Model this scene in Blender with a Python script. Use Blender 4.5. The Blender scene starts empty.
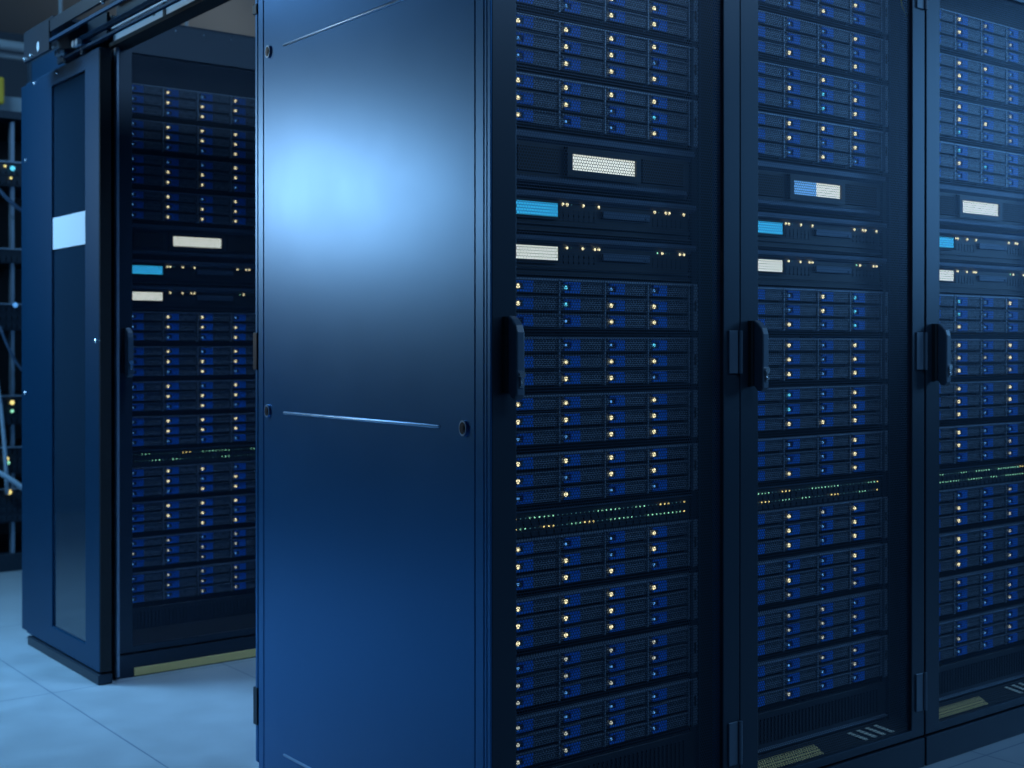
import bpy, bmesh, math, random
from mathutils import Vector, Matrix
random.seed(7)
S = bpy.context.scene
COL = S.collection

# ------------------------------------------------------------------ camera
cd = bpy.data.cameras.new('camera')
cam = bpy.data.objects.new('camera', cd); COL.objects.link(cam)
cd.sensor_width = 36.0
cd.lens = 1286.15 / 1024 * 36.0
cd.shift_x = 16.17 / 1024
cd.shift_y = -35.16 / 1024
cd.clip_start = 0.05
cam.location = (-1.2679, -1.6702, 0.9258)
cam.rotation_mode = 'XYZ'
cam.rotation_euler = (math.pi / 2 - 0.0032, 0, -0.65288)
cd.dof.use_dof = True
cd.dof.focus_distance = 2.35
cd.dof.aperture_fstop = 5.0
S.camera = cam

# ------------------------------------------------------------------ world, exposure
W = bpy.data.worlds.new('World'); S.world = W; W.use_nodes = True
W.node_tree.nodes['Background'].inputs[0].default_value = (0.10, 0.28, 0.55, 1)
W.node_tree.nodes['Background'].inputs[1].default_value = 0.03
S.view_settings.view_transform = 'Standard'
S.view_settings.look = 'None'
S.view_settings.exposure = 0.0
S.view_settings.gamma = 1.0
S.view_settings.use_curve_mapping = False

# ------------------------------------------------------------------ lamps of the room and an added fill light
def area(name, loc, target, sx, sy, power, color):
    l = bpy.data.lights.new(name, 'AREA'); l.shape = 'RECTANGLE'; l.size = sx; l.size_y = sy
    l.energy = power; l.color = color
    o = bpy.data.objects.new(name, l); COL.objects.link(o); o.location = loc
    d = Vector(target) - Vector(loc)
    o.rotation_euler = d.to_track_quat('-Z', 'Y').to_euler()
    return o
K = area('side_aisle_lamp', (-2.25, 4.35, 1.76), (0, 0.35, 1.15), 0.5, 0.45, 1.22, (0.82, 0.86, 0.82)); K.data.spread = math.radians(38)
L = area('side_ceiling_lamp', (-0.85, 2.45, 2.52), (-0.45, 2.0, 0), 0.5, 1.2, 39, (0.26, 0.61, 1.0)); L.data.spread = math.radians(95)
area('front_aisle_lamp', (4.7, -1.75, 1.9), (1.5, 0, 1.3), 0.9, 1.4, 38, (0.17, 0.50, 1.0))
area('front_ceiling_lamp', (1.4, -1.55, 2.5), (1.3, -0.25, 0.3), 2.6, 0.5, 25, (0.33, 0.62, 1.0))
area('back_ceiling_lamp', (1.6, 4.3, 2.1), (1.2, 4.6, 2.6), 2.0, 0.5, 1.8, (0.85, 0.93, 1.0))
area('between_rows_fill', (0.45, 1.22, 2.45), (0.45, 1.30, 0), 0.5, 0.2, 4.8, (0.34, 0.62, 1.0)).data.spread = math.radians(60)  # added fill light, lifts the floor shadow between the rows
area('rear_aisle_lamp', (-0.9, 3.0, 2.5), (0.2, 3.5, 0.3), 0.8, 0.4, 16, (0.34, 0.68, 1.0))

# ------------------------------------------------------------------ materials
def mat(name, base, rough=0.5, metal=0.0, emis=None, es=0.0, bump=None, spec=0.5):
    m = bpy.data.materials.new(name); m.use_nodes = True
    nt = m.node_tree; b = nt.nodes['Principled BSDF']
    b.inputs['Base Color'].default_value = (*base, 1)
    b.inputs['Roughness'].default_value = rough
    b.inputs['Metallic'].default_value = metal
    b.inputs['Specular IOR Level'].default_value = spec
    if emis:
        b.inputs['Emission Color'].default_value = (*emis, 1)
        b.inputs['Emission Strength'].default_value = es
    if bump:
        sc, st, dist = bump
        tc = nt.nodes.new('ShaderNodeTexCoord'); n = nt.nodes.new('ShaderNodeTexNoise')
        n.inputs['Scale'].default_value = sc; n.inputs['Detail'].default_value = 3
        bp = nt.nodes.new('ShaderNodeBump'); bp.inputs['Strength'].default_value = st; bp.inputs['Distance'].default_value = dist
        nt.links.new(tc.outputs['Object'], n.inputs['Vector']); nt.links.new(n.outputs['Fac'], bp.inputs['Height'])
        nt.links.new(bp.outputs['Normal'], b.inputs['Normal'])
    return m

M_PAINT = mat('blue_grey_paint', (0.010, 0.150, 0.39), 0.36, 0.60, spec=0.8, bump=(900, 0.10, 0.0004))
def smudge(m, lo, hi):
    nt = m.node_tree; b = nt.nodes['Principled BSDF']
    tc = nt.nodes.new('ShaderNodeTexCoord'); n = nt.nodes.new('ShaderNodeTexNoise'); n.inputs['Scale'].default_value = 7; n.inputs['Detail'].default_value = 6
    r = nt.nodes.new('ShaderNodeMapRange'); r.inputs['From Min'].default_value = 0.3; r.inputs['From Max'].default_value = 0.7
    r.inputs['To Min'].default_value = lo; r.inputs['To Max'].default_value = hi
    nt.links.new(tc.outputs['Object'], n.inputs['Vector']); nt.links.new(n.outputs['Fac'], r.inputs['Value']); nt.links.new(r.outputs['Result'], b.inputs['Roughness'])
smudge(M_PAINT, 0.31, 0.33)
M_RIB = mat('rib_highlight_and_lock_ring', (0.30, 0.52, 0.78), 0.32, 0.6, spec=1.0)  # pale base paints the lamp highlight on the ribs; lock rings share it
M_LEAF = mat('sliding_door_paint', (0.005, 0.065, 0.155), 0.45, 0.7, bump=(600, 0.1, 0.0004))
M_FRAME = mat('dark_rack_paint', (0.020, 0.036, 0.058), 0.38, 0.35, bump=(900, 0.12, 0.0004))
M_DOOR = mat('door_frame_paint', (0.022, 0.040, 0.064), 0.36, 0.4, bump=(900, 0.12, 0.0004))
M_MESH = mat('perforated_steel', (0.028, 0.052, 0.09), 0.40, 0.45)
M_BLACK = mat('black_interior', (0.010, 0.014, 0.018), 0.7)
M_PLASTIC = mat('black_plastic', (0.020, 0.030, 0.042), 0.42, bump=(500, 0.2, 0.0004))
M_HANDLE = mat('handle_plastic', (0.065, 0.105, 0.155), 0.36)
M_EAR = mat('grey_ear_metal', (0.28, 0.37, 0.48), 0.4, 0.5)
M_LIP = mat('bezel_lip', (0.085, 0.13, 0.20), 0.4, 0.4, bump=(1500, 0.4, 0.0005))
M_LATCH = mat('blue_latch_plastic', (0.001, 0.20, 0.85), 0.45)
M_SILVER = mat('galvanised_steel', (0.60, 0.70, 0.80), 0.38, 0.45, bump=(60, 0.25, 0.001))
M_CHROME = mat('bright_screw_metal', (0.75, 0.82, 0.88), 0.25, 0.9)
M_WARM = mat('warm_led', (0.9, 0.8, 0.5), 0.4, emis=(1.0, 0.88, 0.50), es=1.2)
M_BLUELED = mat('blue_led', (0.1, 0.3, 0.6), 0.4, emis=(0.12, 0.42, 0.95), es=0.75)
M_CYAN = mat('cyan_led', (0.1, 0.5, 0.6), 0.4, emis=(0.12, 0.72, 1.0), es=1.0)
M_GREEN = mat('green_led', (0.2, 0.6, 0.4), 0.4, emis=(0.30, 0.80, 0.50), es=1.1)
M_YELLOW = mat('yellow_led', (0.8, 0.7, 0.2), 0.4, emis=(0.95, 0.75, 0.25), es=1.2)
M_OFFLED = mat('unlit_led', (0.05, 0.12, 0.14), 0.4, emis=(0.1, 0.35, 0.35), es=0.25)
M_SCRWHITE = mat('white_lit_screen', (0.8, 0.85, 0.8), 0.5, emis=(0.80, 0.86, 0.76), es=0.95)
M_SCRBLUE = mat('blue_lit_screen', (0.1, 0.5, 0.8), 0.5, emis=(0.03, 0.42, 0.80), es=0.95)
M_SCRPALE = mat('pale_blue_lit_screen', (0.1, 0.3, 0.6), 0.5, emis=(0.12, 0.36, 0.75), es=0.9)
M_WHITE = mat('white_label_and_slot_light', (0.72, 0.76, 0.82), 0.6, emis=None)  # white of the door label; also paints light through the plate slot
M_PANE = mat('dark_glass', (0.012, 0.030, 0.055), 0.07, 0.0, spec=1.0)
M_TAN = mat('tan_vent_steel', (0.95, 0.70, 0.27), 0.6)
M_PALE = mat('pale_slot_metal', (0.90, 0.90, 0.75), 0.5)
M_CABLE = mat('pale_blue_cable', (0.45, 0.6, 0.75), 0.5)
M_GREYC = mat('dark_blue_cable', (0.06, 0.12, 0.22), 0.5)
M_CONDUIT = mat('pale_conduit', (0.34, 0.44, 0.52), 0.5)
M_YELLOWP = mat('yellow_plastic', (0.80, 0.55, 0.05), 0.5)

def drive_face():
    m = bpy.data.materials.new('drive_grille'); m.use_nodes = True
    nt = m.node_tree; b = nt.nodes['Principled BSDF']; b.inputs['Roughness'].default_value = 0.42; b.inputs['Metallic'].default_value = 0.3
    tc = nt.nodes.new('ShaderNodeTexCoord'); mp = nt.nodes.new('ShaderNodeMapping')
    mp.inputs['Rotation'].default_value = (math.pi / 2, 0, 0)
    br = nt.nodes.new('ShaderNodeTexBrick'); br.inputs['Scale'].default_value = 1
    br.inputs['Brick Width'].default_value = 0.0075; br.inputs['Row Height'].default_value = 0.0036
    br.inputs['Mortar Size'].default_value = 0.0008; br.inputs['Mortar Smooth'].default_value = 0.3
    br.inputs['Color1'].default_value = (0.014, 0.020, 0.028, 1); br.inputs['Color2'].default_value = (0.022, 0.032, 0.045, 1)
    br.inputs['Mortar'].default_value = (0.22, 0.29, 0.38, 1)
    bp = nt.nodes.new('ShaderNodeBump'); bp.inputs['Strength'].default_value = 0.6; bp.inputs['Distance'].default_value = 0.0015
    nt.links.new(tc.outputs['Object'], mp.inputs['Vector']); nt.links.new(mp.outputs['Vector'], br.inputs['Vector'])
    nt.links.new(br.outputs['Color'], b.inputs['Base Color']); nt.links.new(br.outputs['Fac'], bp.inputs['Height']); nt.links.new(bp.outputs['Normal'], b.inputs['Normal'])
    return m
M_DRIVE = drive_face()

def floor_mat():
    m = bpy.data.materials.new('raised_floor_tiles'); m.use_nodes = True
    nt = m.node_tree; b = nt.nodes['Principled BSDF']
    tc = nt.nodes.new('ShaderNodeTexCoord'); mp = nt.nodes.new('ShaderNodeMapping')
    mp.inputs['Location'].default_value = (0.13, 0.04, 0)
    br = nt.nodes.new('ShaderNodeTexBrick'); br.offset = 0.0; br.inputs['Scale'].default_value = 1
    br.inputs['Brick Width'].default_value = 0.5; br.inputs['Row Height'].default_value = 0.9
    br.inputs['Mortar Size'].default_value = 0.0022; br.inputs['Mortar Smooth'].default_value = 0.2
    br.inputs['Color1'].default_value = (0.32, 0.39, 0.45, 1); br.inputs['Color2'].default_value = (0.34, 0.41, 0.47, 1)
    br.inputs['Mortar'].default_value = (0.13, 0.20, 0.28, 1)
    n = nt.nodes.new('ShaderNodeTexNoise'); n.inputs['Scale'].default_value = 9; n.inputs['Detail'].default_value = 8
    mx = nt.nodes.new('ShaderNodeMixRGB'); mx.blend_type = 'MULTIPLY'; mx.inputs[0].default_value = 0.35
    rr = nt.nodes.new('ShaderNodeMapRange'); rr.inputs['To Min'].default_value = 0.30; rr.inputs['To Max'].default_value = 0.50
    nt.links.new(tc.outputs['Object'], mp.inputs['Vector']); nt.links.new(mp.outputs['Vector'], br.inputs['Vector'])
    nt.links.new(tc.outputs['Object'], n.inputs['Vector'])
    nt.links.new(br.outputs['Color'], mx.inputs[1]); nt.links.new(n.outputs['Fac'], mx.inputs[2])
    nt.links.new(n.outputs['Fac'], rr.inputs['Value']); nt.links.new(rr.outputs['Result'], b.inputs['Roughness'])
    nt.links.new(mx.outputs[0], b.inputs['Base Color'])
    return m
M_FLOOR = floor_mat()
M_CEIL = mat('ceiling_panels', (0.34, 0.37, 0.38), 0.7, bump=(30, 0.2, 0.003))
M_WALL = mat('dark_wall_paint', (0.045, 0.085, 0.13), 0.7, bump=(30, 0.2, 0.003))

# ------------------------------------------------------------------ mesh helpers
class MB:
    def __init__(s): s.bm = bmesh.new()
    def box(s, x0, x1, y0, y1, z0, z1, bev=0.0, seg=1):
        r = bmesh.ops.create_cube(s.bm, size=1.0)
        vs = r['verts']
        for v in vs:
            v.co = Vector(((x0 + x1) / 2 + v.co.x * (x1 - x0), (y0 + y1) / 2 + v.co.y * (y1 - y0), (z0 + z1) / 2 + v.co.z * (z1 - z0)))
        if bev:
            es = {e for v in vs for e in v.link_edges}
            bmesh.ops.bevel(s.bm, geom=list(es), offset=bev, segments=seg, profile=0.5, affect='EDGES')
        return s
    def cyl(s, c, axis, r, h, seg=20, r2=None, scale=None, bev=0.0):
        g = bmesh.ops.create_cone(s.bm, cap_ends=True, segments=seg, radius1=r, radius2=r if r2 is None else r2, depth=h)
        m = Matrix.Translation(c)
        if axis == 'X': m = m @ Matrix.Rotation(math.pi / 2, 4, 'Y')
        if axis == 'Y': m = m @ Matrix.Rotation(math.pi / 2, 4, 'X')
        if scale: m = Matrix.Translation(c) @ Matrix.Diagonal((*scale, 1)) @ Matrix.Translation(-Vector(c)) @ m
        bmesh.ops.transform(s.bm, matrix=m, verts=g['verts'])
        return s
    def ball(s, c, r, sc=(1, 1, 1), u=10, v=6):
        g = bmesh.ops.create_uvsphere(s.bm, u_segments=u, v_segments=v, radius=r)
        bmesh.ops.transform(s.bm, matrix=Matrix.Translation(c) @ Matrix.Diagonal((*sc, 1)), verts=g['verts'])
        return s
    def prism(s, pts, axis, a0, a1):
        """closed outline pts (2-D) swept along an axis from a0 to a1"""
        def P(p, a):
            return {'X': (a, p[0], p[1]), 'Y': (p[0], a, p[1]), 'Z': (p[0], p[1], a)}[axis]
        lo = [s.bm.verts.new(P(p, a0)) for p in pts]; hi = [s.bm.verts.new(P(p, a1)) for p in pts]
        n = len(pts); f = [s.bm.faces.new(lo), s.bm.faces.new(hi[::-1])]
        for i in range(n): f.append(s.bm.faces.new((lo[i], hi[i], hi[(i + 1) % n], lo[(i + 1) % n])))
        bmesh.ops.recalc_face_normals(s.bm, faces=f)
        return s
    def tube(s, pts, r, seg=10):
        pts = [Vector(p) for p in pts]; rings = []
        for i, p in enumerate(pts):
            t = (pts[min(i + 1, len(pts) - 1)] - pts[max(i - 1, 0)]).normalized()
            a = t.cross(Vector((0, 0, 1)) if abs(t.z) < 0.9 else Vector((1, 0, 0))).normalized(); b = t.cross(a)
            rings.append([s.bm.verts.new(p + r * (math.cos(q) * a + math.sin(q) * b)) for q in [2 * math.pi * k / seg for k in range(seg)]])
        for A, B in zip(rings, rings[1:]):
            for k in range(seg):
                f = s.bm.faces.new((A[k], A[(k + 1) % seg], B[(k + 1) % seg], B[k])); f.smooth = True
        s.bm.faces.new(rings[0][::-1]); s.bm.faces.new(rings[-1])
        return s
    def frame(s, x0, x1, z0, z1, l, r, b, t, y0, y1, bev=0.0):
        """a picture-frame in the XZ plane as one welded ring"""
        o = [(x0, z0), (x1, z0), (x1, z1), (x0, z1)]; i = [(x0 + l, z0 + b), (x1 - r, z0 + b), (x1 - r, z1 - t), (x0 + l, z1 - t)]
        V = [[s.bm.verts.new((p[0], y, p[1])) for p in ring] for y in (y0, y1) for ring in (o, i)]
        of, inf, ob, ib = V
        fs = []
        for k in range(4):
            j = (k + 1) % 4
            fs += [s.bm.faces.new((of[k], of[j], inf[j], inf[k])), s.bm.faces.new((ob[k], ib[k], ib[j], ob[j])),
                   s.bm.faces.new((of[k], ob[k], ob[j], of[j])), s.bm.faces.new((inf[k], inf[j], ib[j], ib[k]))]
        bmesh.ops.recalc_face_normals(s.bm, faces=fs)
        if bev:
            es = [e for f in fs for e in f.edges if abs(e.calc_face_angle(0)) > 1]
            bmesh.ops.bevel(s.bm, geom=list(set(es)), offset=bev, segments=2, profile=0.5, affect='EDGES')
        return s
    def mesh(s, name, m):
        me = bpy.data.meshes.new(name); s.bm.to_mesh(me); s.bm.free(); me.materials.append(m); return me

def link(name, me, parent=None, loc=(0, 0, 0)):
    o = bpy.data.objects.new(name, me); COL.objects.link(o); o.location = loc
    if parent: o.parent = parent
    return o
def part(name, mb, m, parent=None, loc=(0, 0, 0)):
    return link(name, mb.mesh(name, m), parent, loc)
def thing(name, label, cat, loc=(0, 0, 0), group=None):
    o = bpy.data.objects.new(name, None); COL.objects.link(o); o.location = loc; o.empty_display_size = 0.1
    o['label'] = label; o['category'] = cat
    if group: o['group'] = group
    return o
def tag(o, label, cat, group=None):
    o['label'] = label; o['category'] = cat
    if group: o['group'] = group
    return o
def struct(name, mb, m):
    o = part(name, mb, m); o['kind'] = 'structure'; return o

# ------------------------------------------------------------------ the room
RX0, RX1, RY0, RY1, RZ = -4.5, 6.5, -4.0, 5.4, 2.6
struct('floor', MB().box(RX0, RX1, RY0, RY1, -0.1, 0), M_FLOOR)
struct('ceiling', MB().box(RX0, RX1, RY0, RY1, RZ, RZ + 0.1), M_CEIL)
struct('wall_back', MB().box(RX0, RX1, RY1, RY1 + 0.1, 0, RZ), M_WALL)
struct('wall_front', MB().box(RX0, RX1, RY0 - 0.1, RY0, 0, RZ), M_WALL)
struct('wall_left', MB().box(RX0 - 0.1, RX0, RY0, RY1, 0, RZ), M_WALL)
struct('wall_right', MB().box(RX1, RX1 + 0.1, RY0, RY1, 0, RZ), M_WALL)

# ------------------------------------------------------------------ perforated sheet (real holes)
DX0, DX1, DZ0, DZ1 = 0.053, 0.551, 0.086, 1.738      # opening of the rack door
def perforated(x0, x1, z0, z1, pitch, wall, y, m, name='mesh_panel', tilt=None):
    dz = pitch * math.sqrt(3) / 2
    nx = int((x1 - x0) / pitch) + 2; nz = int((z1 - z0) / dz) + 2
    R = pitch / math.sqrt(3); r = (pitch / 2 - wall / 2) / math.cos(math.pi / 6)
    verts = []; faces = []; key = {}
    def v(x, z):
        x = min(max(x, x0), x1); z = min(max(z, z0), z1)
        k = (round(x * 2e5), round(z * 2e5))
        if k not in key: key[k] = len(verts); verts.append((x, y, z))
        return key[k]
    ang = [math.pi / 6 + k * math.pi / 3 for k in range(6)]
    for j in range(nz):
        cz = z0 + j * dz
        for i in range(nx):
            cx = x0 + (i + (0.5 if j % 2 else 0)) * pitch
            o = [v(cx + R * math.cos(a), cz + R * math.sin(a)) for a in ang]
            n = [v(cx + r * math.cos(a), cz + r * math.sin(a)) for a in ang]
            for k in range(6):
                q = (o[k], o[(k + 1) % 6], n[(k + 1) % 6], n[k])
                if len(set(q)) == 4: faces.append(q[::-1])
    me = bpy.data.meshes.new(name); me.from_pydata(verts, [], faces); me.update(); me.materials.append(m)
    return me
ME_MESH = perforated(DX0 - 0.004, DX1 + 0.004, DZ0 - 0.004, DZ1 + 0.004, 0.0058, 0.00125, 0.006, M_MESH)

# ------------------------------------------------------------------ shared meshes of the equipment (origin: left ear line x=0 -> rack-local)
PITCH, ROW = 0.1013, 0.0295
C0, CW = 0.0835, 0.1074
def me_drive():
    b = MB()
    b.box(0, 0.1005, 0.0, 0.10, -0.0225, 0.0, 0.0008)                  # carrier body
    b.box(0.0, 0.1005, -0.0022, 0.001, -0.0026, 0.0004)                # upper lip
    b.box(0.0985, 0.1005, -0.0016, 0.001, -0.0225, 0.0)
    return b.mesh('drive_tray', M_DRIVE)
def me_latch():
    b = MB()
    x0, x1, z0, z1, cx, c0, c1 = 0.006, 0.0425, -0.0215, -0.0022, 0.0215, -0.0175, -0.0065
    b.prism([(x0, z0), (x1, z0), (x1, z1), (x0, z1), (x0, c1), (cx, c1), (cx, c0), (x0, c0)], 'Y', -0.0035, 0.0005)
    b.box(0.008, 0.041, -0.0048, -0.0035, -0.0046, -0.0028)
    return b.mesh('release_latch', M_LATCH)
def me_led(m, r=0.0036, name='indicator_light'):
    return MB().ball((0, 0, 0), r, (1, 0.6, 1)).mesh(name, m)
ME_DRIVE, ME_LATCH = me_drive(), me_latch()
LEDS = {'W': me_led(M_WARM, 0.0040), 'b': me_led(M_BLUELED, 0.0026), 'c': me_led(M_CYAN, 0.0034), 'w': me_led(mat('dim_warm_led', (0.6, 0.6, 0.5), 0.4, emis=(0.60, 0.62, 0.50), es=0.8), 0.0034)}
TINY = {'g': me_led(M_GREEN, 0.0017), 'y': me_led(M_YELLOW, 0.0019), 'o': me_led(M_OFFLED, 0.0013), 'W': me_led(M_WARM, 0.0030)}
H = 0.0885
def me_shelf():
    b = MB()
    b.box(0.085, 0.517, 0.012, 0.60, -H, -0.001)                       # chassis body
    return b.mesh('chassis', M_BLACK)
def me_dividers():
    b = MB()
    b.box(0.083, 0.519, 0.001, 0.012, -0.0022, 0.0)
    for k in range(5):
        x = C0 + k * CW - 0.0045
        b.box(x, x + 0.0028, -0.001, 0.012, -H + 0.002, -0.0005)
    return b.mesh('divider_frame', M_EAR)
ME_DIV = me_dividers()
ME_SHELF = me_shelf()
def me_ear():
    b = MB()
    b.box(0, 0.0165, 0, 0.004, -H, 0, 0.0008)
    b.box(0.0, 0.002, -0.004, 0.0, -H, 0)
    return b.mesh('mounting_ear', M_EAR)
ME_EAR = me_ear()
def me_slot():
    b = MB()
    b.box(0.0066, 0.0110, -0.001, 0.0002, -0.052, -0.032)
    return b.mesh('screw_slot', M_BLACK)
ME_SLOT = me_slot()

def disk_shelf(rx, gy, ztop, rows, label, group):
    t = thing('disk_shelf', label, 'server', (rx, gy, ztop), group)
    link('chassis', ME_SHELF, t); link('divider_frame', ME_DIV, t)
    for x in (0.0675, 0.5185):
        e = link('mounting_ear', ME_EAR, t, (x, 0, 0)); link('screw_slot', ME_SLOT, e)
    for r in range(3):
        for c in range(4):
            d = link('drive_tray', ME_DRIVE, t, (C0 + c * CW, 0, -0.0028 - r * ROW))
            link('release_latch', ME_LATCH, d)
            link('indicator_light', LEDS[rows[r][c]], d, (0.0095, -0.0030, -0.0122))
    return t

ZT = 1.3914
def unit_top(n):
    if n <= 0: return ZT - n * PITCH
    if n <= 4: return ZT - (3.459 + n - 1) * PITCH
    return ZT - (3.459 + 3 + 1.44 + n - 5) * PITCH

# appliance with a lit screen
def display_unit(rx, gy, dz, halves, label):
    z1, z0 = 1.293 + dz, 1.205 + dz
    t = thing('display_appliance', label, 'server', (rx, gy, z0), 'display appliances')
    h = z1 - z0
    b = MB(); b.box(0.085, 0.517, 0.014, 0.60, 0, h); b.box(0.085, 0.517, 0.008, 0.016, 0.012, h - 0.012)
    part('chassis', b, M_PLASTIC, t)
    part('bezel_lip', MB().prism([(0.0, h), (0.0, h - 0.010), (0.010, h - 0.017), (0.016, h)], 'X', 0.075, 0.525), M_LIP, t)
    part('lower_lip', MB().prism([(0.000, 0.010), (0.000, 0.004), (0.014, 0.0), (0.014, 0.016)], 'X', 0.088, 0.505), M_LIP, t)
    part('side_grille', MB().box(0.088, 0.092, 0.0, 0.012, 0.012, h - 0.014).box(0.098, 0.190, 0.004, 0.010, 0.020, h - 0.024, 0.001), M_BLACK, t)
    part('side_grille', MB().box(0.392, 0.500, 0.004, 0.010, 0.020, h - 0.024, 0.001), M_BLACK, t)
    part('screen_surround', MB().frame(0.205, 0.383, 0.018, h - 0.018, 0.012, 0.012, 0.011, 0.012, -0.002, 0.010), M_PLASTIC, t)
    n = len(halves)
    for k, m in enumerate(halves):
        w = (0.371 - 0.217) / n
        part('lit_screen', MB().box(0.217 + k * w, 0.217 + (k + 1) * w - (0.0005 if k < n - 1 else 0), 0.003, 0.010, 1.2345 - 1.205, 1.2625 - 1.205), m, t)
    return t

def server(rx, gy, z1, dz, lcd, leds, label):
    z0 = z1 - 0.068
    t = thing('rack_server', label, 'server', (rx, gy, z0 + dz), 'rack servers with small screens')
    h = z1 - z0
    b = MB(); b.box(0.085, 0.517, 0.010, 0.60, 0, h - 0.001)
    b.box(0.085, 0.517, 0.004, 0.012, 0.012, 0.016); b.box(0.085, 0.517, 0.004, 0.012, 0.0, 0.004)
    for k in range(7): b.box(0.205 + k * 0.012, 0.214 + k * 0.012, 0.0088, 0.011, 0.022, 0.040)
    for k in range(7): b.box(0.424 + k * 0.012, 0.433 + k * 0.012, 0.0088, 0.011, 0.022, 0.040)
    part('chassis', b, M_PLASTIC, t)
    part('bezel_lip', MB().prism([(0.0, h), (0.0, h - 0.008), (0.008, h - 0.015), (0.014, h)], 'X', 0.070, 0.530), M_LIP, t)
    part('screen_surround', MB().frame(0.0865, 0.190, h - 0.046, h - 0.014, 0.003, 0.004, 0.004, 0.004, 0.0, 0.011), M_BLACK, t)
    part('lit_screen', MB().box(0.0895, 0.1855, 0.002, 0.008, h - 0.042, h - 0.018), lcd, t)
    part('disc_drive', MB().box(0.294, 0.411, 0.003, 0.012, h - 0.038, h - 0.024, 0.001).box(0.398, 0.406, 0.001, 0.004, h - 0.035, h - 0.032), M_LIP, t)
    for x, k in leds: link('indicator_light', TINY[k], t, (x + 0.004, 0.0085, h - 0.0178))
    return t

def switch(rx, gy, dz, label, seed):
    z1, z0 = 0.640, 0.594
    t = thing('network_switch', label, 'network switch', (rx, gy, z0 + dz), 'network switches')
    h = z1 - z0
    b = MB(); b.box(0.085, 0.517, 0.006, 0.40, 0, h - 0.002)
    for k in range(24):
        x = 0.094 + k * 0.0172
        b.box(x, x + 0.0125, 0.003, 0.007, 0.020, 0.029)
        b.box(x, x + 0.0125, 0.003, 0.007, 0.001, 0.0095)
    part('chassis', b, M_PLASTIC, t)
    part('top_edge', MB().box(0.075, 0.520, 0.0, 0.008, h - 0.002, h), M_LIP, t)
    rnd = random.Random(seed); k = 'o'
    for z in (h - 0.0122, h - 0.0305):
        for i in range(40):
            if i % 3 == 0: k = rnd.choice('ggoogoogoggoooy')
            link('indicator_light', TINY['y' if i in (0, 39) else k], t, (0.092 + i * 0.01045, 0.002, z))
    return t

def blank(rx, gy, dz, label):
    t = thing('vent_blanking_panel', label, 'panel', (rx, gy, 0.113 + dz), 'slotted blanking panels')
    part('faceplate', MB().box(0.070, 0.530, 0.004, 0.012, 0, 0.073, 0.001), M_PLASTIC, t)
    b = MB()
    for k in range(38):
        x = 0.098 + k * 0.0108
        b.box(x, x + 0.003, 0.0, 0.004, 0.012, 0.062)
    part('vent_slat', b, M_PLASTIC, t)
    part('lower_edge', MB().box(0.070, 0.530, -0.003, 0.006, -0.001, 0.002), M_EAR, t)
    return t

# ------------------------------------------------------------------ door meshes
RH = 1.838
def me_door():
    b = MB().frame(0.001, 0.597, 0.068, RH - 0.004, DX0 - 0.001, 0.597 - DX1, DZ0 - 0.068, RH - 0.004 - DZ1, 0.0, 0.0105, 0.002)
    return b.mesh('door', M_DOOR)
ME_DOOR = me_door()
ME_HBASE = MB().prism([(0.023, 0.0), (0.038, 0.0), (0.038, -0.014), (0.030, -0.016), (0.023, -0.008)], 'Z', 0.846, 0.972).mesh('handle_base', M_PLASTIC)
def me_grip():
    b = MB()
    b.prism([(-0.012, 0.974), (-0.022, 0.968), (-0.032, 0.958), (-0.036, 0.946), (-0.036, 0.844), (-0.030, 0.836), (-0.020, 0.838), (-0.012, 0.848)], 'X', 0.025, 0.042)
    es = [e for e in b.bm.edges if e.calc_face_angle(0) > 1.2]
    bmesh.ops.bevel(b.bm, geom=es, offset=0.003, segments=3, profile=0.5, affect='EDGES')
    return b.mesh('handle', M_HANDLE)
ME_GRIP = me_grip()
ME_LOCK = MB().cyl((0.0335, -0.0380, 0.877), 'Y', 0.0062, 0.006, 18).box(0.0295, 0.0375, -0.0395, -0.0355, 0.856, 0.872, 0.0015).cyl((0.0335, -0.0395, 0.862), 'Y', 0.0032, 0.004, 12).mesh('lock_cylinder', M_CHROME)
def me_hinge():
    b = MB()
    b.box(0.564, 0.5885, -0.0035, 0.001, -0.041, 0.041, 0.001)
    b.cyl((0.594, -0.004, 0), 'Z', 0.0045, 0.082, 14)
    b.box(0.590, 0.5975, -0.005, 0.001, -0.041, -0.001, 0.001); b.box(0.590, 0.5975, -0.005, 0.001, 0.001, 0.041, 0.001)
    return b.mesh('hinge', M_HANDLE)
ME_HINGE = me_hinge()

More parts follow.
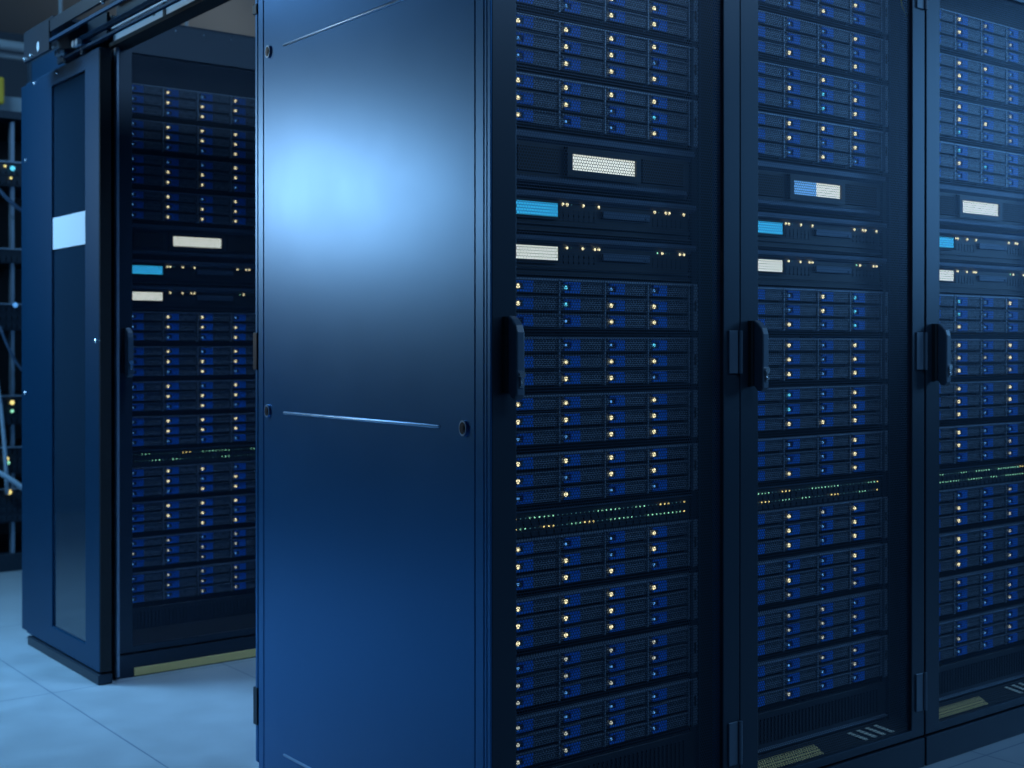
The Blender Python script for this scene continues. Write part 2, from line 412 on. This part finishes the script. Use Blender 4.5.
def side_panel(t, depth, mir=False, detail=True, m=M_PAINT):
    """left side panel on x=0 (or the right one at x=0.6)"""
    X = 0.0 if not mir else 0.596
    p = part('side_panel', MB().box(X, X + 0.004, 0.0455, depth - 0.027, 0.022, RH - 0.01, 0.0012, 2), m, t)
    if detail:
        for z in (1.5449, 0.7848, 0.0985 - 0.022):
            b = MB()
            n = 8; pts = [(-0.0028 * math.sin(math.pi * k / n) , z + 0.0032 * math.cos(math.pi * k / n)) for k in range(n + 1)] + [(0.001, z - 0.0032), (0.001, z + 0.0032)]
            b.bm.free(); b.bm = bmesh.new()
            ring = lambda y, s: [b.bm.verts.new((q[0] * s if q[0] < 0 else q[0], y, z + (q[1] - z) * s)) for q in pts]
            R = [ring(0.713, 0.3), ring(0.708, 1), ring(0.150, 1), ring(0.145, 0.3)]
            for A, B in zip(R, R[1:]):
                for k in range(len(pts)):
                    f = b.bm.faces.new((A[k], A[(k + 1) % len(pts)], B[(k + 1) % len(pts)], B[k])); f.smooth = True
            b.bm.faces.new(R[0]); b.bm.faces.new(R[-1][::-1])
            bmesh.ops.recalc_face_normals(b.bm, faces=b.bm.faces)
            part('stiffening_rib', b, M_RIB, p)
        for y, z in ((0.075, 0.786), (0.779, 0.786), (0.775, 1.543), (0.075, 1.543)):
            q = part('panel_lock', MB().cyl((-0.001, y, z), 'X', 0.0135, 0.006, 24, r2=0.0115, scale=(1, 0.75, 1)), M_RIB, p)
            b = MB().cyl((-0.0040, y, z), 'X', 0.0100, 0.0015, 24, scale=(1, 0.75, 1)); b.cyl((-0.0050, y, z), 'X', 0.0050, 0.0015, 16)
            part('lock_face', b, M_FRAME, p)
    return p

def rack(loc, label, gy, left_panel=True, right_panel=False, detail=True, depth=0.825, detail_tray=True):
    t = thing('server_rack', label, 'server rack', loc, 'server racks')
    b = MB()
    for x0, x1 in ((0.0, 0.018), (0.580, 0.5965)):
        b.box(x0, x1, 0.0125, 0.0188, 0.018, RH, 0.001, 2)
        b.box(x0, x1, 0.0205, 0.0440, 0.018, RH, 0.0015, 2)
        b.box(x0 + 0.003, x1 - 0.003, 0.028, 0.06, 0.064, RH)
        b.box(x0, x1, depth - 0.0245, depth, 0.018, RH, 0.002, 2)
        b.box(x0 + 0.003, x1 - 0.003, depth - 0.04, depth - 0.02, 0.064, RH)
    b.box(0.0, 0.5965, 0.0145, depth, RH - 0.012, RH, 0.002)
    b.box(0.015, 0.582, 0.0145, 0.040, 1.742, RH - 0.01)
    b.box(0.015, 0.582, 0.0145, depth, 0.058, 0.068)
    fr = part('frame', b, M_PAINT if detail else M_FRAME, t)
    part('inner_panel', MB().box(0.018, 0.060, gy + 0.006, gy + 0.010, 0.068, 1.80), M_BLACK, t)
    part('inner_panel', MB().box(0.540, 0.582, gy + 0.006, gy + 0.010, 0.068, 1.80), M_BLACK, t)
    part('inner_panel', MB().box(0.060, 0.540, gy + 0.006, gy + 0.010, 1.676 if gy > 0.06 else (1.596 if detail else 1.696), 1.80), M_BLACK, t)
    part('plinth', MB().box(0.0055 if detail else 0.0008, 0.5957, -0.0025, depth - 0.004, 0.0, 0.0635, 0.0018, 2), M_DOOR, t)
    part('rear_door', MB().box(0.0, 0.5965, depth + 0.002, depth + 0.014, 0.03, RH - 0.004, 0.002), M_PAINT if detail else M_DOOR, t)
    if detail: part('lit_door_edge', MB().box(-0.001, 0.004, 0.0008, 0.0095, 0.072, RH - 0.008, 0.001, 2), M_PAINT, t)  # brighter strip added to paint the lit edge of the door
    for z, h in ((1.70, 0.011), (1.645, 0.011), (0.912, 0.040), (0.150, 0.040)):
        part('rear_hinge', MB().box(-0.0025, 0.02, depth + 0.002, depth + 0.020, z - h, z + h, 0.001), M_FRAME, t)
    for x in (0.066, 0.534):
        b = MB().box(x - 0.012, x + 0.012, gy + 0.0045, gy + 0.012, 0.10, 1.78)
        b.box(x - 0.002 if x < 0.3 else x, x if x < 0.3 else x + 0.002, gy - 0.004, gy + 0.006, 0.10, 1.78)
        part('mounting_rail', b, M_FRAME, t)
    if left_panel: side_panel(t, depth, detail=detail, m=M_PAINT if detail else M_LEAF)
    if right_panel: side_panel(t, depth, mir=True, detail=False)
    # floor tray inside the door
    part('bottom_tray', MB().prism([(0.012, 0.066), (gy + 0.02, 0.066), (gy + 0.02, 0.105), (gy, 0.105), (0.012, 0.084)], 'X', 0.03, 0.57), M_BLACK, t)
    if detail_tray: link('bottom_vent', ME_VENT, t)
    for k in range(4 if detail_tray else 0):
        x = 0.380 + k * 0.030
        cv = part('cable_slot_cover', MB().prism([(x, 0.040), (x + 0.010, 0.040), (x + 0.040, 0.015), (x + 0.028, 0.015)], 'Z', 0.0, 0.0012), M_PALE, t)
        for q in cv.data.vertices: q.co.z += 0.0865 + (q.co.y - 0.012) * 0.021 / 0.038
    d = link('door', ME_DOOR, t)
    link('mesh_panel', ME_MESH, d)
    link('handle_base', ME_HBASE, d); link('handle', ME_GRIP, d); link('lock_cylinder', ME_LOCK, d)
    for z in (0.912, 0.166, 1.70): link('hinge', ME_HINGE, d, (0, 0, z))
    return t
ME_VENT = perforated(0.056, 0.270, 0.014, 0.038, 0.0080, 0.0045, 0, M_TAN, 'bottom_vent')
for v in ME_VENT.vertices: v.co = Vector((v.co.x, v.co.z, 0.0862 + (v.co.z - 0.012) * 0.021 / 0.038))
ME_VENT.flip_normals()

def fill(s):
    """'WbWW/....' -> three rows"""
    return s.split('/')
PAT = {
 'A': {-3: 'WbWW/bWWb/WWbW', -2: 'WbWW/WWWW/bbWW', -1: 'WWWW/bWWb/bWWW', 0: 'WWWW/WWbc/WbbW', 1: 'Wcbb/WcWW/bbWW', 2: 'Wbbc/WWWW/WWWb', 3: 'WWbW/WWWW/bbWW',
       4: 'WWWW/WbWW/bWbb', 5: 'WbbW/WWbW/bWWb', 6: 'WWWW/WWWb/WWWb', 7: 'bWWW/wWbw/wbwb', 8: 'wbbb/wwwb/wwbb'},
 'B': {-3: 'bWbb/WbWW/bbWb', -2: 'bbbW/bbbb/bWWW', -1: 'bbWb/bWcW/bbcW', 0: 'bWWW/bWbW/bbWb', 1: 'bbWc/bbWc/bWbc', 2: 'bWbW/bWbW/bWbW', 3: 'bcbW/bcbW/bWWW',
       4: 'bbbW/bbbW/bWbW', 5: 'bWwW/bWbW/bWbW', 6: 'bbbW/bWbw/bwbw', 7: 'bwwb/bwww/bbwb', 8: 'bbww/bbbw/bwbb'},
 'C': {-3: 'bWwb/bWbw/bbwb', -2: 'bWWb/bWbw/bWbw', -1: 'bWbw/bWWb/bcbw', 0: 'bcbb/bWcb/bbbb', 1: 'bcbW/bcbb/bWbb', 2: 'bWbW/bWwW/bWbw', 3: 'bWbW/bWbW/bWbb',
       4: 'bWbb/bWbw/bbbw', 5: 'bbbw/bWbb/bWbw', 6: 'bWbw/bWbb/bWbw', 7: 'bwbb/bbbw/bbbw', 8: 'bbbb/bwbw/bbbb'},
 'D': {-3: 'bWbW/bWWW/bbWb', -2: 'bWWW/bWWW/bbbW', -1: 'bbbW/bWWW/bWWb', 0: 'bWbW/bWWW/bWWW', 1: 'bWWb/bWWW/bbbW', 2: 'bWbW/bWWW/bbWb', 3: 'bWbW/bWWW/bbWb',
       4: 'bWWW/bWWW/bbbb', 5: 'bWWb/bWbW/bbWW', 6: 'bWWW/bWWb/bbWW', 7: 'bWbw/WWww/bbwb', 8: 'bwww/bwww/bbww'},
}
ORD = {1: 'first', 2: 'second', 3: 'third', 4: 'fourth'}
def shelf_label(n, where):
    if n <= 0: return f'blue-latched disk shelf, {ORD[1 - n]} above the display appliance in {where}'
    if n <= 4: return f'blue-latched disk shelf, {ORD[n]} below the small-screen servers in {where}'
    return f'blue-latched disk shelf, {ORD[n - 4]} below the network switch in {where}'

RACKS = [
 ('A', (0.0, 0.0, 0.0), 'the blue-sided rack', 0.050, 0.0, -2, 'black server rack with wide blue side panel and mesh door, beside the open aisle'),
 ('B', (0.597, 0.0, 0.0), 'the middle rack', 0.050, 0.0, -3, 'black mesh-door server rack in the middle of three, with half-blue half-white display'),
 ('C', (1.198, 0.0, 0.0), 'the hazy rack', 0.050, 0.0, -3, 'black server rack seen through hazy blue mesh, last of the front row'),
 ('D', (0.052, 1.790, 0.0), 'the rear-row rack', 0.105, -0.019, -3, 'black server rack in the rear row beside the sliding glass-window door'),
]
LA = [(0.199, 'W'), (0.209, 'W'), (0.219, 'o'), (0.247, 'W'), (0.275, 'o'), (0.284, 'W'), (0.424, 'W'), (0.434, 'o'), (0.453, 'W'), (0.462, 'W'), (0.491, 'o'), (0.501, 'W')]
LB = [(0.208, 'W'), (0.218, 'o'), (0.246, 'W'), (0.274, 'W'), (0.284, 'W'), (0.431, 'g'), (0.444, 'W'), (0.453, 'o'), (0.462, 'o'), (0.491, 'W'), (0.501, 'W')]
for key, loc, where, gy, dz, top, lab in RACKS:
    rack(loc, lab, gy, left_panel=(key in 'AD'), right_panel=(key in 'CD'), detail=(key == 'A'), depth=0.735 if key == 'D' else 0.825, detail_tray=(key != 'D'))
    rx, ry = loc[0], loc[1] + gy
    for n in range(top, 9):
        disk_shelf(rx, ry, unit_top(n) + dz, fill(PAT[key][n] if n < 7 else PAT[key][n].replace('W', 'w')), shelf_label(n, where), 'disk shelves in ' + where)
    halves = [M_SCRPALE, M_SCRWHITE] if key == 'B' else [M_SCRWHITE]
    display_unit(rx, ry, dz, halves, {'A': 'black display appliance with white lit screen, in the blue-sided rack', 'B': 'black display appliance whose screen is half blue, half white, in the middle rack',
        'C': 'black display appliance with white lit screen behind the hazy mesh door', 'D': 'black display appliance with white lit screen, in the rear-row rack'}[key])
    server(rx, ry, 1.191, dz, M_SCRBLUE, LA, f'slim black server with small cyan blue screen, in {where}')
    server(rx, ry, 1.115, dz, M_SCRWHITE, LB, f'slim black server with small white screen, in {where}')
    switch(rx, ry, dz, f'black network switch with two rows of green lights, in {where}', ord(key))
    blank(rx, ry, dz, f'black slotted blanking panel at the foot of {where}')

# ------------------------------------------------------------------ sliding aisle door parked on the rear rack's side
t = thing('sliding_door', 'blue grey sliding aisle door with tall dark window and white label', 'door', (0, 0, 0))
def to_yz(mb):       # turn an XZ-plane build into the YZ plane: x -> y, y -> x
    for v in mb.bm.verts: v.co = Vector((v.co.y, v.co.x, v.co.z))
    bmesh.ops.reverse_faces(mb.bm, faces=mb.bm.faces); return mb
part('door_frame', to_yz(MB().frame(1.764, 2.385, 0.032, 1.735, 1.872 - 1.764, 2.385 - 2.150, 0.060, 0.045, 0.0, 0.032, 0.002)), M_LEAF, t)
part('window_pane', MB().box(0.006, 0.011, 1.868, 2.154, 0.088, 1.694), M_PANE, t)
part('window_label', MB().box(0.0035, 0.0055, 1.8725, 2.1495, 1.207, 1.300), M_WHITE, t)
part('dark_gap_strip', MB().box(0.001, 0.032, 1.7595, 1.7635, 0.034, 1.733), M_BLACK, t)  # black strip painting the shaded gap between leaf and rack
part('end_stile', MB().box(0.006, 0.034, 2.388, 2.455, 0.032, 1.735, 0.003, 2), M_LEAF, t)
part('bottom_guide', MB().box(-0.006, 0.034, 1.756, 2.36, 0.0, 0.028, 0.003, 2), M_FRAME, t)

for y, z in ((2.10, 1.722), (2.30, 1.722), (2.405, 1.50), (2.415, 0.775), (1.785, 0.935)):
    part('door_screw', MB().ball((-0.001 if y < 2.38 else 0.005, y, z), 0.0055), M_CHROME, t)

# ------------------------------------------------------------------ overhead track
t = thing('overhead_door_track', 'dark overhead sliding door track bridging the aisle above the sliding door', 'door track', (0, 0, 0))
b = MB()
b.box(-0.066, 0.038, 1.94, 2.19, 1.838, 1.846); b.box(-0.066, 0.06, 0.83, 0.90, 1.838, 1.846); b.box(0.030, 0.038, 1.785, 2.19, 1.765, 1.84); b.box(0.056, 0.062, 0.83, 1.78, 1.756, 1.868); b.box(0.036, 0.062, 0.83, 1.78, 1.862, 1.868); b.box(-0.066, 0.06, 1.40, 1.44, 1.838, 1.846)
b.box(-0.066, -0.058, 0.83, 1.965, 1.806, 1.840)
part('header_beam', b, M_FRAME, t)
part('outer_lip', MB().box(-0.068, -0.060, 0.84, 1.965, 1.776, 1.786, 0.001), M_LEAF, t)
part('lip_strap', MB().box(-0.066, -0.062, 1.20, 1.21, 1.784, 1.81), M_LEAF, t)
part('guide_rail', MB().box(-0.008, 0.004, 0.84, 1.93, 1.772, 1.786, 0.001), M_LEAF, t)
part('guide_rail', MB().box(-0.008, 0.002, 0.84, 2.02, 1.747, 1.755, 0.001), M_LEAF, t)
pl = part('end_plate', MB().prism([(1.967, 1.756), (2.19, 1.756), (2.19, 1.838), (1.967, 1.838)], 'X', -0.068, -0.060), M_FRAME, t)
part('slot_light_disc', to_yz(MB().cyl((2.058, -0.0685, 1.781), 'Y', 0.011, 0.002, 18, scale=(1, 1, 1.25))), M_WHITE, pl)  # white disc paints the light seen through the slot
#part('gusset', MB().box(-0.030, 0.03, 2.30, 2.31, 1.737, 1.79), M_LEAF, t)
for y in (2.02, 1.88):
    c = part('roller_carriage', MB().box(-0.014, 0.014, y - 0.03, y + 0.03, 1.757, 1.771, 0.002), M_LEAF, t)
    part('roller_wheel', MB().cyl((-0.02, y - 0.012, 1.764), 'X', 0.010, 0.012, 16).cyl((-0.02, y + 0.016, 1.764), 'X', 0.010, 0.012, 16), M_SILVER, c)
    part('hanger_bolt', MB().cyl((-0.004, y, 1.744), 'Z', 0.005, 0.020, 10), M_CHROME, c)
for y, z in ((1.55, 1.80), (2.177, 1.764), (2.12, 1.764), (1.35, 1.80), (1.12, 1.80)):
    part('track_bolt', MB().ball((-0.069, y, z), 0.006), M_CHROME, t)
a = part('angle_strip', MB().box(0.048, 0.052, 0.84, 1.775, 1.756, 1.796).box(0.040, 0.052, 0.84, 1.775, 1.792, 1.796), M_SILVER, t)
part('strip_end', MB().box(0.046, 0.054, 1.776, 1.786, 1.752, 1.782), M_CHROME, t)
part('strip_joint', MB().box(0.0455, 0.0475, 1.425, 1.440, 1.756, 1.796), M_BLACK, a)
part('strip_hole', MB().cyl((0.0475, 1.50, 1.779), 'X', 0.006, 0.001, 14), M_BLACK, a)
part('soffit_strip', MB().box(0.038, 0.088, 0.84, 1.785, 1.743, 1.7545), M_BLACK, t)

# screws along the rear rack's top edge
topr = [o for o in COL.objects if o.name.startswith('server_rack')][3]
for k in range(6):
    part('top_screw', MB().ball((0.180 + 0.086 * k, 0.002, 1.818), 0.0035), M_SILVER, topr)
part('top_strip', MB().box(0.06, 0.55, 0.001, 0.010, RH - 0.030, RH, 0.001), M_FRAME, topr)

part('lit_edge_strip', MB().box(-0.001, 0.008, -0.020, -0.002, 0.010, 1.76, 0.002), M_EAR, topr)  # pale strip added forward to stand for the lit door edge
part('floor_vent_strip', MB().box(0.055, 0.47, -0.006, -0.001, 0.003, 0.025), M_TAN, topr)

# ------------------------------------------------------------------ open equipment rack behind, glimpsed past the sliding door
t = thing('open_equipment_rack', 'open equipment rack with cabling, far behind the sliding door', 'server rack', (0.02, 3.71, 0))
part('frame', MB().box(0, 0.03, 0, 0.04, 0, 1.86).box(0.60, 0.63, 0, 0.04, 0, 1.86).box(0, 0.03, 0.6, 0.64, 0, 1.86).box(0.60, 0.63, 0.6, 0.64, 0, 1.86).box(0, 0.63, 0, 0.64, 1.85, 1.88), M_FRAME, t)
part('back_panel', MB().box(0.03, 0.60, 0.60, 0.62, 0.05, 1.85), M_BLACK, t)
part('plinth', MB().box(0, 0.63, -0.005, 0.64, 0, 0.07, 0.003), M_FRAME, t)
part('mounting_rail', MB().box(0.338, 0.352, 0.02, 0.05, 0.07, 1.84), M_EAR, t)
specs = [(1.575, 0.10, 'yellow and blue lights', 'topmost'), (1.26, 0.06, '', 'second from the top'), (0.985, 0.11, 'one blue light', 'third from the top'),
         (0.60, 0.12, 'yellow lights', 'fourth from the top'), (0.40, 0.11, '', 'fifth from the top'), (0.20, 0.14, '', 'lowest')]
for k, (z, h, lt, pos) in enumerate(specs):
    u = thing('network_switch', f'dark network unit, {pos} in the open equipment rack', 'network switch', (0.02, 3.70, z), 'units in the open equipment rack')
    b = MB().box(0.032, 0.598, 0.012, 0.45, 0, h)
    for r in range(max(1, int(h / 0.035))):
        for q in range(24): b.box(0.05 + q * 0.022, 0.066 + q * 0.022, 0.006, 0.013, 0.008 + r * 0.035, 0.026 + r * 0.035)
    part('chassis', b, M_FRAME, u)
    part('faceplate_edge', MB().box(0.032, 0.598, 0.0, 0.012, h - 0.006, h), M_EAR, u)
units = [o for o in COL.objects if o.name.startswith('network_switch') and o.get('group') == 'units in the open equipment rack']
def far_led(u, x, z, m, r): part('indicator_light', MB().ball((x - 0.02, -0.004, z - u.location.z), r), m, u)
far_led(units[0], 0.355, 1.645, M_CYAN, 0.010); far_led(units[0], 0.348, 1.605, M_YELLOW, 0.005); far_led(units[0], 0.325, 1.652, M_YELLOW, 0.005)
far_led(units[2], 0.365, 1.088, M_BLUELED, 0.010)
far_led(units[3], 0.352, 0.690, M_YELLOW, 0.009); far_led(units[3], 0.352, 0.655, M_GREEN, 0.007)
far_led(units[4], 0.330, 0.462, M_YELLOW, 0.009); far_led(units[4], 0.336, 0.445, M_GREEN, 0.007); far_led(units[5], 0.340, 0.325, M_YELLOW, 0.010)
def sag(p, q, d, n=16):
    p, q = Vector(p), Vector(q)
    return [p.lerp(q, k / n) + Vector((0, -0.04 * math.sin(math.pi * k / n), -d * 4 * (k / n) * (1 - k / n))) for k in range(n + 1)]
tag(part('network_cable', MB().tube(sag((0.18, 3.68, 0.46), (0.56, 3.68, 0.14), -0.05), 0.011), M_CABLE), 'thick pale blue cable arching across the foot of the open equipment rack', 'cable')
tag(part('network_cable', MB().tube(sag((0.26, 3.69, 0.95), (0.33, 3.69, 0.32), -0.02) , 0.008), M_CABLE), 'pale cable hanging vertically low in the open equipment rack', 'cable')
tag(part('network_cable', MB().tube(sag((0.30, 3.685, 1.0), (0.45, 3.685, 0.85), 0.10), 0.006), M_GREYC), 'dark blue cable looping at mid height in the open equipment rack', 'cable')
tag(part('network_cable', MB().tube(sag((0.26, 3.685, 1.60), (0.46, 3.685, 1.46), 0.05), 0.008), M_GREYC), 'dark blue cable drooping near the top of the open equipment rack', 'cable')
t = thing('cable_tray', 'pale grey cable tray lying on top of the open equipment rack', 'cable tray', (0, 3.74, 1.88))
part('tray_body', MB().box(-0.1, 0.80, 0, 0.008, 0.0, 0.065, 0.002).box(-0.1, 0.80, 0.0, 0.25, 0.0, 0.006).box(-0.1, 0.80, 0.242, 0.25, 0.0, 0.065), M_CONDUIT, t)
tag(part('marker_block', MB().box(0.24, 0.327, 3.705, 3.735, 1.905, 2.015, 0.008, 2), M_YELLOWP), 'yellow plastic block at the edge of the cable tray', 'marker')
t = thing('ceiling_conduit', 'pale conduit running below the ceiling behind the door track', 'pipe', (0, 3.9, 2.17))
part('pipe', MB().tube([(-0.6, 0, 0.02), (0.2, 0, 0.02), (1.4, 0, 0.02)], 0.022, 16).tube([(-0.6, 0.05, -0.012), (1.4, 0.05, -0.012)], 0.014, 12), M_CONDUIT, t)
for x in (0.62, 1.2): part('hanger_rod', MB().cyl((x, 0, 0.23), 'Z', 0.008, 0.40, 10).box(x - 0.02, x + 0.02, -0.03, 0.03, -0.03, -0.022), M_CONDUIT, t)
tag(part('patch_cable', MB().tube([(1.110, 0.044, 1.735), (1.136, 0.036, 1.712), (1.147, 0.030, 1.688), (1.153, 0.030, 1.668), (1.162, 0.030, 1.657), (1.173, 0.034, 1.652), (1.180, 0.040, 1.651)], 0.0018, 8), M_YELLOWP), 'thin yellow cable hooked beside the upper disk shelves of the middle rack', 'cable')
